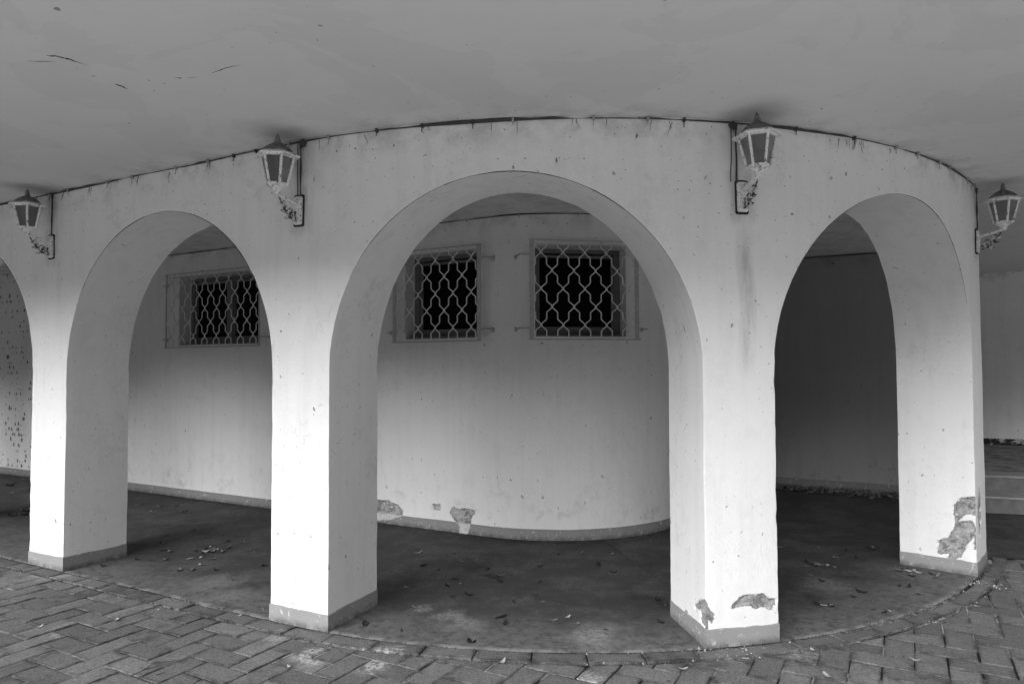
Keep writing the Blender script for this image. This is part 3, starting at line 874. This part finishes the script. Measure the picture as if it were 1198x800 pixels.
# ------------------------------------------------------------------ wall lanterns
def lantern():
    """local: x outward from the wall, z up, origin on the wall at the middle of the plate"""
    root = empty('wall_lantern')
    bm = bmesh.new()
    def plate(w, zl, zh, n=6):
        c = .008; pts = [(-w+c, zl), (w-c, zl), (w, zl+c), (w, zh-c), (w-c, zh), (-w+c, zh), (-w, zh-c), (-w, zl+c)]
        return pts
    Tx = Matrix(((0, 0, 1, 0), (1, 0, 0, 0), (0, 1, 0, 0), (0, 0, 0, 1)))
    prism(bm, plate(.042, -.10, .10), -.004, .006, Tx)
    obj('gasket', bm, M['backplate'], root)
    bm = bmesh.new(); prism(bm, plate(.034, -.088, .088), .006, .016, Tx); prism(bm, plate(.022, -.07, .07), .016, .026, Tx)
    obj('wall_plate', bm, M['lamp'], root)
    bm = bmesh.new()
    arm = [(.02, 0, .035), (.06, 0, .042), (.10, 0, .052), (.15, 0, .066), (.185, 0, .078)]
    for dy in (-.008, .008): tube(bm, [(x, dy, z) for x, _, z in arm], .009, 8)
    tube(bm, arm, .011, 8)
    obj('arm', bm, M['lamp'], root, True)
    bm = bmesh.new()                                          # scrollwork under the arm
    def spiral(cx, cz, r0, turns, st, sg):
        pts = []; rr = []
        for k in range(40):
            f = k/39; a = st+sg*f*turns*2*PI; r = r0*(1-.72*f)
            pts.append((cx+r*math.cos(a), 0, cz+r*math.sin(a))); rr.append(.0062*(1-.3*f))
        tube(bm, pts, rr, 6); return pts[0]
    spiral(.072, -.022, .040, 1.5, R(160), 1); spiral(.128, .022, .024, 1.4, R(200), 1); spiral(.04, -.052, .020, 1.2, R(90), -1)
    tube(bm, [(.02, 0, -.07), (.05, 0, -.062), (.09, 0, -.045), (.12, 0, -.01), (.15, 0, .03), (.17, 0, .062)], [.007, .0075, .007, .0065, .006, .005], 6)
    for x, z, r in ((.125, -.022, .011), (.098, -.062, .009), (.155, .012, .009), (.07, -.02, .012)):
        bmesh.ops.create_icosphere(bm, subdivisions=2, radius=r, matrix=Matrix.Translation((x, 0, z)) @ Matrix.Diagonal((1, .8, 1, 1)))
    for (x0, z0, x1, z1) in ((.09, -.045, .125, -.062), (.12, -.008, .155, -.02), (.145, .022, .17, .018)):
        tube(bm, [(x0, 0, z0), ((x0+x1)/2, 0, (z0+z1)/2-.008), (x1, 0, z1)], [.005, .008, .002], 6)
    obj('scrollwork', bm, M['lamp_rust'], root, True)
    X = .183; Z0 = .078
    T = Matrix.Translation((X, 0, 0))
    bm = bmesh.new()
    lathe(bm, [(.012, Z0-.012), (.022, Z0), (.018, Z0+.01), (.034, Z0+.022), (.052, Z0+.036), (.058, Z0+.044)], 24, T)
    obj('cup', bm, M['lamp'], root, True)
    zb, zt, rb, rt = Z0+.046, Z0+.226, .061, .102
    cor = lambda k, r, z: Vector((X+r*math.cos(k*PI/3), r*math.sin(k*PI/3), z))
    bm = bmesh.new()
    lathe(bm, [(rb-.006, zb-.006), (rb+.006, zb-.004), (rb+.006, zb+.012), (rb-.006, zb+.014)], 6, T, 0)
    lathe(bm, [(rt-.010, zt-.016), (rt+.007, zt-.014), (rt+.007, zt+.003), (rt-.010, zt+.004)], 6, T, 0)
    for k in range(6): tube(bm, [cor(k, rb, zb), cor(k, rt, zt)], .0085, 6)
    obj('lantern_frame', bm, M['lamp'], root)
    for k in range(6):
        bm = bmesh.new()
        a, b, c, d = cor(k, rb-.004, zb+.008), cor(k+1, rb-.004, zb+.008), cor(k+1, rt-.004, zt-.01), cor(k, rt-.004, zt-.01)
        n = (b-a).cross(d-a).normalized()*.003
        v = [bm.verts.new(q) for q in (a, b, c, d, a-n, b-n, c-n, d-n)]
        for f in ((0,1,2,3),(7,6,5,4),(0,4,5,1),(1,5,6,2),(2,6,7,3),(3,7,4,0)): bm.faces.new([v[i] for i in f])
        obj('glass_pane', bm, M['glass'], root)
    bm = bmesh.new()
    lathe(bm, [(.016, zb-.002), (.016, zb+.04), (.012, zb+.045), (.022, zb+.07), (.030, zb+.095), (.024, zb+.118), (.004, zb+.128)], 14, T)
    obj('bulb', bm, M['bulb'], root, True)
    bm = bmesh.new()
    for k in range(6):                                       # scalloped eave brim, one curved plate per side
        pts = []
        pass
    lathe(bm, [(rt-.012, zt+.002), (rt+.034, zt-.010), (rt+.038, zt-.006), (rt+.032, zt+.003), (rt-.004, zt+.018), (rt-.02, zt+.022)], 6, T, 0)
    obj('eave', bm, M['lamp'], root)
    bm = bmesh.new()
    lathe(bm, [(rt-.010, zt+.016), (rt-.018, zt+.030), (rt-.036, zt+.048), (rt-.060, zt+.062), (.026, zt+.072), (.016, zt+.076)], 12, T, 0)
    for k in range(12):
        a = k*PI/6
        pr = [(rt-.010, zt+.017), (rt-.018, zt+.031), (rt-.036, zt+.049), (rt-.060, zt+.063), (.026, zt+.073)]
        tube(bm, [(X+r*math.cos(a), r*math.sin(a), z) for r, z in pr], .0035, 5)
    obj('roof', bm, M['lamp_roof'], root)
    bm = bmesh.new()
    ft = zt+.076; top = .44
    lathe(bm, [(.020, ft-.006), (.014, ft+.004), (.021, ft+.008), (.021, ft+.013), (.010, ft+.018), (.017, ft+.023), (.017, ft+.028), (.008, ft+.033), (.013, ft+.038), (.012, ft+.044), (.006, ft+.049), (.003, ft+.058)], 14, T)
    obj('finial', bm, M['lamp_roof'], root, True)
    return root
def children(o): return [c for c in bpy.data.objects if c.parent == o]
def copy_tree(o, parent=None):
    c = o.copy(); COL.objects.link(c)
    if parent: c.parent = parent
    for ch in children(o):
        if ch is not c: copy_tree(ch, c)
    return c
L0 = lantern()
for k, (s, label) in enumerate(LAMPS):
    o = L0 if k == 0 else copy_tree(L0)
    ow = outward(s); o.location = P(s, RO+.002, 2.582)
    o.rotation_euler = (R((1.2, -1.5, .8, 1.0)[k]), R((.8, 1.0, -.8, .5)[k]), math.atan2(ow.y, ow.x)+R((1, -2, 1, -6)[k]))
    tag(o, label, 'wall lamp', 'wall lanterns along the arcade')

# ------------------------------------------------------------------ floor, pavers, ground
S = Sheet()
us = lin(12, 0, 60) + lin(0, RO*(R(-57.5)-A0), 110)[1:] + lin(RO*(R(-57.5)-A0), RO*(R(-151)-A0), 60)[1:]
offs = lin(.6, 3.2, 18) + lin(3.2, RO, 26)[1:]
S.grid(us, offs, lambda u, r: S.v(P(u, r, 0.0), rim=(RO-r if u > RO*(R(-58)-A0) else 2.0)))
for v in S.bm.verts:
    rimd = v[S.rim]
    v.co.z += .003*noise.noise(v.co*1.3) - (.0035 if rimd < .001 else 0)
    if rimd < .001 and v.co.length: v.co += outward(0)*0
vb = [S.bm.verts.new(q) for q in ((3.70, 5.95, -.006), (4.2, 5.93, -.006), (14, 5.9, -.006), (14, 18, -.006), (-8, 18, -.006), (1.5, 8.2, -.006))]
for v in vb: v[S.rim] = 2.0
S.bm.faces.new(vb)
bmesh.ops.recalc_face_normals(S.bm, faces=S.bm.faces[:])
for f in S.bm.faces:
    if f.normal.z < 0: f.normal_flip()
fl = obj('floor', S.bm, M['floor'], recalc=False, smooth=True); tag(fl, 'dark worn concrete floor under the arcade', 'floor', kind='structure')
bm = bmesh.new()
tube(bm, [(.80+.012*noise.noise(Vector((y*5, 0, 0)))+(6.7-y)*.222, y, .001) for y in lin(6.9, 4.1, 40)], [.004+.003*noise.noise(Vector((y*6, 2, 0))) for y in lin(6.9, 4.1, 40)], 5)
obj('floor_crack', bm, M['crack'], fl)

def stone(bm, poly, zt, bev=.004):
    n = len(poly); cx = sum(p[0] for p in poly)/n; cy = sum(p[1] for p in poly)/n
    tx, ty = random.uniform(-.006, .006), random.uniform(-.006, .006)
    def z(x, y, d): return zt + d + tx*(x-cx)*2 + ty*(y-cy)*2
    def inset(d):
        r = []
        for (x, y) in poly:
            l = math.hypot(x-cx, y-cy) or 1; k = max(0, 1-d*1.35/l); r.append((cx+(x-cx)*k, cy+(y-cy)*k))
        return r
    r0 = [bm.verts.new((x, y, -.045)) for x, y in poly]
    r1 = [bm.verts.new((x, y, z(x, y, -bev))) for x, y in poly]
    r2 = [bm.verts.new((x, y, z(x, y, -bev*.3))) for x, y in inset(bev*.5)]
    r3 = [bm.verts.new((x, y, z(x, y, 0))) for x, y in inset(bev*1.6)]
    for a, b in ((r0, r1), (r1, r2), (r2, r3)):
        for k in range(n): bm.faces.new((a[k], a[(k+1) % n], b[(k+1) % n], b[k]))
    r4 = [bm.verts.new((x, y, z(x, y, .0004))) for x, y in inset(bev*1.6+.022)]
    for k in range(n): bm.faces.new((r3[k], r3[(k+1) % n], r4[(k+1) % n], r4[k]))
    bm.faces.new(r4)
    ly = bm.verts.layers.float.get('edge') or bm.verts.layers.float.new('edge')
    for q in r0+r1+r2+r3: q[ly] = 1.0
def clip(poly, nx, ny, d):                 # keep x*nx+y*ny >= d
    out = []
    n = len(poly)
    for i in range(n):
        a, b = poly[i], poly[(i+1) % n]
        da, db = a[0]*nx+a[1]*ny-d, b[0]*nx+b[1]*ny-d
        if da >= 0: out.append(a)
        if (da >= 0) != (db >= 0):
            t = da/(da-db); out.append((a[0]+(b[0]-a[0])*t, a[1]+(b[1]-a[1])*t))
    return out
bm = bmesh.new(); bm.verts.layers.float.new('edge')
U = .1535; JG = .0028
ang = R(61.0); ux, uy = math.cos(ang), math.sin(ang); wx, wy = -uy, ux
OX, OY = 1.706, 3.99
border = 4.152
def to_world(a, b): return (OX+ux*a*U+wx*b*U, OY+uy*a*U+wy*b*U)
for i in range(-75, 76):
    for j in range(-75, 76):
        m = (i-j) % 4
        if m == 0: a0, b0, a1, b1 = i, j, i+2, j+1
        elif m == 3: a0, b0, a1, b1 = i, j, i+1, j+2
        else: continue
        c = to_world((a0+a1)/2, (b0+b1)/2)
        if not (-9 < c[0] < 9 and 1.7 < c[1] < 10): continue
        g = JG/U*random.uniform(.6, 2.3)
        ja, jb = random.uniform(-.012, .012), random.uniform(-.012, .012)
        poly = [to_world(a0+g+ja, b0+g+jb), to_world(a1-g+ja, b0+g+jb), to_world(a1-g+ja, b1-g+jb), to_world(a0+g+ja, b1-g+jb)]
        vx, vy = c[0]-CX, c[1]-CY
        av = math.atan2(-vx, -vy)
        if av > A0 or av < R(-150): e = (NX, NY)
        else: l = math.hypot(vx, vy); e = (vx/l, vy/l)
        if av > A0 + R(100) : continue
        lim = border
        if R(-150) < av < R(-58): 
            poly = clip(poly, 0, -1, -5.86)
        poly = clip(poly, e[0], e[1], e[0]*CX+e[1]*CY+lim+.005) if len(poly) > 2 else poly
        if len(poly) < 3: continue
        ar = abs(sum(poly[k][0]*poly[(k+1) % len(poly)][1]-poly[(k+1) % len(poly)][0]*poly[k][1] for k in range(len(poly))))/2
        if ar < .0012: continue
        stone(bm, poly, -.006+random.gauss(0, .0016))
pv = obj('pavement', bm, M['paver']); tag(pv, 'herringbone concrete block pavement', 'pavement', kind='structure')
bm = bmesh.new(); bm.verts.layers.float.new('edge')
s = 9.0; k = 0
while s > -6.05:
    L = .305+random.uniform(-.012, .012)
    g = .0035; s2 = s-L
    r0, r1 = RO+.006+random.uniform(0, .004), 4.146+random.uniform(-.003, .002)
    if s < -3.2: r0 += .018; r1 -= .009
    us = lin(s-g, s2+g, 5)
    poly = [tuple(P(u, r0)[:2]) for u in us] + [tuple(P(u, r1)[:2]) for u in us[::-1]]
    stone(bm, poly, -.001+random.gauss(0, .0018), .005)
    s = s2
kb = obj('kerb_course', bm, M['paver']); tag(kb, 'single course of edging stones along the arcade floor', 'kerb', kind='structure')
bm = bmesh.new()
for q in (((-10, -5.5), (10, -5.5), (10, 5.86), (-10, 5.86)),):
    pass
v = [bm.verts.new(q) for q in ((-11, 1.6, -.013), (11, 1.6, -.013), (11, 5.9, -.013), (4.0, 5.93, -.013), (3.0, 7.0, -.013), (-4, 8, -.013), (-11, 12, -.013))]
bm.faces.new(v)
js = obj('joint_bed', bm, M['joint']); tag(js, 'sand filled joints between the paving blocks', 'ground', kind='structure')
bm = bmesh.new()
v = [bm.verts.new(q) for q in ((-300, -300, -.05), (300, -300, -.05), (300, 300, -.05), (-300, 300, -.05))]; bm.faces.new(v)
gr = obj('ground', bm, M['ground']); tag(gr, 'unseen yard around the building, made pale to bounce light', 'ground', kind='structure')

# unseen rise added behind the viewer to block low sky light
bm = bmesh.new(); prev = None
for k in range(73):
    a = R(45 - 315*k/72); deg = math.degrees(a); lift = 1+1.0*max(0, min(1, (deg+85)/45))  # made taller on the right to darken the right-facing pier sides
    row = []
    for d in (15, 17, 20, 24, 29, 36, 48, 70):
        hgt = 9.2*min(1, max(0, (d-15)/17))**.8
        p = Vector((CX+d*math.cos(a), 3+d*math.sin(a), 0)); p.z = -.10+lift*hgt*(1+.25*noise.noise(p*.07))+.3*noise.noise(p*.4)*min(1, hgt)
        row.append(bm.verts.new(p))
    if prev:
        for i in range(len(row)-1): bm.faces.new((prev[i], row[i], row[i+1], prev[i+1]))
    prev = row
M['blocker'] = plain('dark_sky_blocker', .05, .95, .5, 2, .5)
hb = obj('sky_blocker', bm, M['blocker'], smooth=True); tag(hb, 'unseen rise added beyond the yard to block low sky', 'sky_blocker', kind='structure')

# grit and crumbs in the joints
bm = bmesh.new(); rng = random.Random(21)
def crumb(x, y, z, r):
    n = rng.randint(4, 6); a0 = rng.random()*6
    top = bm.verts.new((x+rng.uniform(-.3, .3)*r, y+rng.uniform(-.3, .3)*r, z+r*rng.uniform(.5, .9)))
    ring = [bm.verts.new((x+r*rng.uniform(.7, 1.3)*math.cos(a0+2*PI*k/n), y+r*rng.uniform(.7, 1.3)*math.sin(a0+2*PI*k/n), z-.004)) for k in range(n)]
    for k in range(n): bm.faces.new((ring[k], ring[(k+1) % n], top))
for _ in range(2600):
    s = rng.uniform(-6.0, 4.5); w = rng.random()
    dens = .35+.65*max(0, noise.noise(Vector((s*2.2, 4, 0)))*2+.2)
    if s < -3.2: dens = 1
    if rng.random() > dens: continue
    off = (RO+.006+rng.gauss(0, .012)) if w < .5 else (4.152+rng.gauss(0, .010))
    p = P(s, off)
    crumb(p.x, p.y, -.002, abs(rng.gauss(0, .0035))+.0015)
for _ in range(900):
    s = rng.uniform(-5.6, 5); off = rng.uniform(1.6, 4.0); p = P(s, off); crumb(p.x, p.y, .003, abs(rng.gauss(0, .003))+.0012)
for _ in range(900):
    x = rng.uniform(-4.5, 4); y = rng.uniform(3.2, 5.5)
    if math.hypot(x-CX, y-CY) > 4.2 and (Vector((x-CX, y-CY)).dot(Vector((NX, NY))) > 4.15 or x > -1.5): crumb(x, y, -.004, abs(rng.gauss(0, .003))+.0012)
g1 = obj('grit', bm, M['soil']); tag(g1, 'dark crumbs and grit along the floor edge and in the joints', 'grit', kind='stuff')
bm = bmesh.new()
for _ in range(330):
    s = rng.uniform(-6.0, 4.5)
    w = rng.random()
    if noise.noise(Vector((s*1.9, 8, 2))) < -.02: continue
    if w < .55: p = P(s, RO+rng.gauss(.004, .012))
    elif w < .8: p = P(s, 4.152+rng.gauss(0, .012))
    else: p = P(rng.uniform(-5.6, 4), rng.uniform(2.2, 4.0))
    crumb(p.x, p.y, -.003, abs(rng.gauss(0, .0035))+.0012)
for cx_, cy_, n in ((1.15, 4.03, 40), (1.35, 4.03, 25), (3.42, 5.30, 45), (3.5, 5.25, 25), (.06, 6.5, 1), (-.48, 6.78, 30), (-1.25, 7.15, 30)):
    for _ in range(n): crumb(cx_+rng.gauss(0, .09), cy_+rng.gauss(0, .05), -.002, abs(rng.gauss(0, .004))+.0012)
g2 = obj('plaster_crumbs', bm, M['leaf_pale']); tag(g2, 'pale crumbs of fallen plaster along the floor edge', 'grit', kind='stuff')

# ------------------------------------------------------------------ fallen leaves
def leaf_bm(bm, L, W, curl, fold, Mx, lobes=0):
    N = 9; rows = []
    for i in range(N+1):
        f = i/N; x = (f-.5)*L
        w = W*math.sin(PI*min(1, f*.94+.03))**.75*(1-.25*f)
        if lobes: w *= 1+.25*math.sin(f*PI*lobes)
        row = []
        for j in (-1, -.5, 0, .5, 1):
            y = j*w/2
            z = curl*L*((f-.5)**2*2)+fold*W*abs(j)*.5+.003*noise.noise(Vector((f*5, j*2, L*50)))
            row.append(bm.verts.new(Mx @ Vector((x, y, z+.002))))
        rows.append(row)
    for a, b in zip(rows, rows[1:]):
        for j in range(4): bm.faces.new((a[j], a[j+1], b[j+1], b[j]))
    tube(bm, [Mx @ Vector((-.5*L-.25*L*t, .01*math.sin(t*3), .003)) for t in (0, .4, .8)], [.0011, .0009, .0006], 4)
PROTO = []
for k in range(8):
    bm = bmesh.new(); rr = random.Random(k)
    leaf_bm(bm, 1.0, rr.uniform(.4, .62), rr.uniform(-.1, .5), rr.uniform(-.1, .6), Matrix.Identity(4), rr.choice((0, 3, 5)))
    me = bpy.data.meshes.new('fallen_leaf'); bm.to_mesh(me); bm.free()
    for f in me.polygons: f.use_smooth = True
    PROTO.append(me)
MATS = ('leaf_dark', 'leaf_mid', 'leaf_pale'); LV = {}
for k, me in enumerate(PROTO):
    for m in MATS:
        c = me.copy(); c.materials.append(M[m]); LV[(k, m)] = c
rl = random.Random(77)
def leaf(x, y, size, m, label, group, z=.002):
    o = bpy.data.objects.new('fallen_leaf', LV[(rl.randrange(8), m)]); link(o)
    o.location = (x, y, z); o.scale = (size*1.2,)*3
    o.rotation_euler = (rl.uniform(-.25, .25), rl.uniform(-.2, .2), rl.uniform(0, 6.28))
    tag(o, label, 'leaf', group)
GA = ('small dry leaf lying on the dark floor under the middle arch', 'dry leaves under the middle arch')
GB = ('small dry leaf in the scatter on the floor under the left arch', 'dry leaves under the left arch')
GC = ('small dry leaf on the floor in the far left bay', 'dry leaves in the far left bay')
GD = ('small dry leaf on the floor under the right arch', 'dry leaves under the right arch')
GE = ('small pale leaf scrap lying on the paving blocks', 'pale scraps on the paving')
for x, y, sz, m in ((-.15,5.44,.11,'leaf_dark'),(-.10,5.46,.07,'leaf_mid'),(-.20,5.47,.06,'leaf_dark'),(-.72,5.77,.09,'leaf_dark'),(-.2,5.64,.06,'leaf_dark'),(.69,5.75,.06,'leaf_dark'),(-.08,4.57,.065,'leaf_dark'),(-.06,4.59,.05,'leaf_dark'),(-.05,4.45,.05,'leaf_dark'),(.25,4.51,.065,'leaf_mid'),(-.92,4.46,.07,'leaf_dark'),(-.31,5.0,.06,'leaf_dark'),(-.48,5.21,.05,'leaf_dark'),(-.81,6.13,.06,'leaf_pale'),(.35,4.57,.045,'leaf_pale'),(-.64,4.75,.05,'leaf_pale'),(-.77,5.19,.035,'leaf_pale'),(-.3,5.9,.05,'leaf_mid'),(.2,5.3,.04,'leaf_dark'),(-.24,4.17,.07,'leaf_dark')):
    leaf(x, y, sz, m, *GA)
for k in range(22):
    leaf(rl.uniform(-.8, 1.0), rl.uniform(4.3, 6.2), rl.uniform(.025, .06), rl.choice(('leaf_dark', 'leaf_dark', 'leaf_mid')), *GA)
for k in range(26):
    leaf(rl.uniform(1.9, 3.2), rl.uniform(4.7, 6.4), rl.uniform(.025, .06), rl.choice(('leaf_dark', 'leaf_dark', 'leaf_mid', 'leaf_mid', 'leaf_pale')), *GD)
for k in range(20):
    leaf(rl.uniform(-3.4, -1.7), rl.uniform(5.6, 7.2), rl.uniform(.025, .06), rl.choice(('leaf_dark', 'leaf_dark', 'leaf_mid')), *GB)
for k in range(26):
    x, y = rl.gauss(-2.60, .06), rl.gauss(6.16, .13); leaf(x, y, rl.uniform(.03, .07), rl.choice(('leaf_dark', 'leaf_dark', 'leaf_mid', 'leaf_mid', 'leaf_pale')), *GB)
for x, y in ((-3.92,7.99),(-3.70,7.95),(-3.61,7.93),(-3.99,7.89),(-3.85,7.86),(-3.08,6.22),(-2.89,5.89),(-3.95,8.2),(-3.3,7.4),(-1.75,4.59),(-1.64,4.75),(-2.45,6.6),(-2.18,6.21),(-2.1,6.1),(-2.5,5.81),(-2.67,5.62),(-3.1,7.1),(-2.75,6.9),(-4.3,8.3)):
    for _ in range(rl.choice((1, 1, 2))): leaf(x+rl.gauss(0, .04), y+rl.gauss(0, .04), rl.uniform(.035, .075), rl.choice(('leaf_dark', 'leaf_dark', 'leaf_mid', 'leaf_mid', 'leaf_pale')), *GB)
for k in range(34):
    cx_, cy_ = rl.choice(((-7.0, 9.9), (-6.3, 9.22), (-5.45, 7.74), (-5.42, 7.87), (-6.1, 9.3), (-5.5, 8.2))); leaf(cx_+rl.gauss(0, .18), cy_+rl.gauss(0, .14), rl.uniform(.04, .10), rl.choice(('leaf_dark', 'leaf_dark', 'leaf_mid', 'leaf_mid', 'leaf_pale')), *GC)
for x, y, n in ((2.40,5.71,6),(2.49,5.7,4),(2.44,5.1,2),(2.42,4.66,2),(3.06,5.53,7),(3.2,5.46,3),(2.97,5.47,3),(2.2,5.3,1),(2.7,5.9,2),(2.1,4.75,3),(2.8,5.2,2)):
    for _ in range(n): leaf(x+rl.gauss(0, .045), y+rl.gauss(0, .04), rl.uniform(.03, .07), rl.choice(('leaf_dark', 'leaf_dark', 'leaf_mid', 'leaf_mid', 'leaf_pale')), *GD)
for x, y in ((-.06,3.9),(2.46,4.66),(2.19,3.91),(1.27,3.93),(1.69,4.04),(1.62,3.71),(-2.51,4.55),(-2.35,4.74),(-2.93,4.44),(-1.2,3.85),(-2.2,4.2),(.9,3.8)):
    leaf(x, y, rl.uniform(.025, .05), 'leaf_pale', *GE, z=-.002)
bm = bmesh.new()
for _ in range(420):
    s = rl.uniform(-3.5, -1.2); nd = -2.72+abs(rl.gauss(0, .20)); 
    if nd > -2.1: continue
    p = NT(nd, s, .002+rl.random()*.02)
    leaf_bm(bm, rl.uniform(.05, .10), rl.uniform(.025, .045), rl.uniform(0, .7), rl.uniform(0, .8), Matrix.LocRotScale(p, (Matrix.Rotation(rl.uniform(0, 6.28), 3, 'Z') @ Matrix.Rotation(rl.uniform(-.5, .5), 3, 'X')).to_quaternion(), None))
lt = obj('leaf_litter', bm, M['leaf_mid'], smooth=True); tag(lt, 'drift of dead leaves along the foot of the shaded wall', 'leaf litter', kind='stuff')

# twigs and stalks on the paving
TW = [([(-1.98, 3.72), (-1.96, 3.80), (-1.94, 3.90), (-1.86, 3.92), (-1.78, 3.93)], 'bent dry stalk lying on the paving at lower left'),
      ([(-1.96, 3.80), (-1.90, 3.86), (-1.84, 3.885)], 'short straight stalk touching the bent one at lower left'),
      ([(-1.86, 3.745), (-1.82, 3.77)], 'stubby dark twig on the paving at lower left'),
      ([(.98, 4.10), (.90, 4.13), (.86, 4.11)], 'small dark twig on the edging stone before the middle arch')]
for pts, label in TW:
    bm = bmesh.new(); f = []
    for a, b in zip(pts, pts[1:]):
        for k in range(4): f.append(Vector((a[0]+(b[0]-a[0])*k/4, a[1]+(b[1]-a[1])*k/4, .001+.004*rl.random())))
    f.append(Vector((*pts[-1], .002)))
    tube(bm, f, [.0026*(1-.5*k/len(f)) for k in range(len(f))], 5)
    o = obj('twig', bm, M['twig']); tag(o, label, 'twig', 'twigs on the paving')

# ------------------------------------------------------------------ daylight
w = bpy.data.worlds.new('World'); SC.world = w; w.use_nodes = True
nt = w.node_tree; bg = nt.nodes['Background']
sky = nt.nodes.new('ShaderNodeTexSky'); sky.sky_type = 'NISHITA'; sky.sun_disc = False
SUN_EL, SUN_AZ = 25.0, 216.0             # azimuth clockwise from +y (the way the camera looks)
sky.sun_elevation = R(SUN_EL); sky.sun_rotation = R(SUN_AZ)
hs = nt.nodes.new('ShaderNodeHueSaturation'); hs.inputs['Saturation'].default_value = 0.0
nt.links.new(sky.outputs[0], hs.inputs['Color']); nt.links.new(hs.outputs[0], bg.inputs['Color'])
bg.inputs['Strength'].default_value = .135
sl = bpy.data.lights.new('sun', 'SUN'); sl.energy = 1.35; sl.angle = R(38); sl.color = (1, 1, 1)
so_ = link(bpy.data.objects.new('sun', sl))
dirv = Vector((math.sin(R(SUN_AZ))*math.cos(R(SUN_EL)), math.cos(R(SUN_AZ))*math.cos(R(SUN_EL)), math.sin(R(SUN_EL))))
so_.rotation_euler = dirv.to_track_quat('Z', 'Y').to_euler()
so_.location = dirv*30

# ------------------------------------------------------------------ camera
cd = bpy.data.cameras.new('camera'); cam = link(bpy.data.objects.new('camera', cd))
cd.sensor_width = 36; cd.lens = 36*828.28/1198; cd.clip_start = .05; cd.clip_end = 1000
pit, rol = .0342, -.0033
fw = Vector((0, math.cos(pit), math.sin(pit))); up0 = Vector((0, -math.sin(pit), math.cos(pit))); rt0 = Vector((1, 0, 0))
rt = rt0*math.cos(rol)+up0*math.sin(rol); upv = up0*math.cos(rol)-rt0*math.sin(rol)
cam.matrix_world = Matrix(((rt.x, upv.x, -fw.x, 0), (rt.y, upv.y, -fw.y, 0), (rt.z, upv.z, -fw.z, 1.6), (0, 0, 0, 1)))
SC.camera = cam
SC.render.engine = 'CYCLES'
SC.cycles.max_bounces = 8; SC.cycles.diffuse_bounces = 6
SC.view_settings.view_transform = 'Standard'; SC.view_settings.look = 'None'
SC.view_settings.exposure = 1.8; SC.view_settings.gamma = 1.0
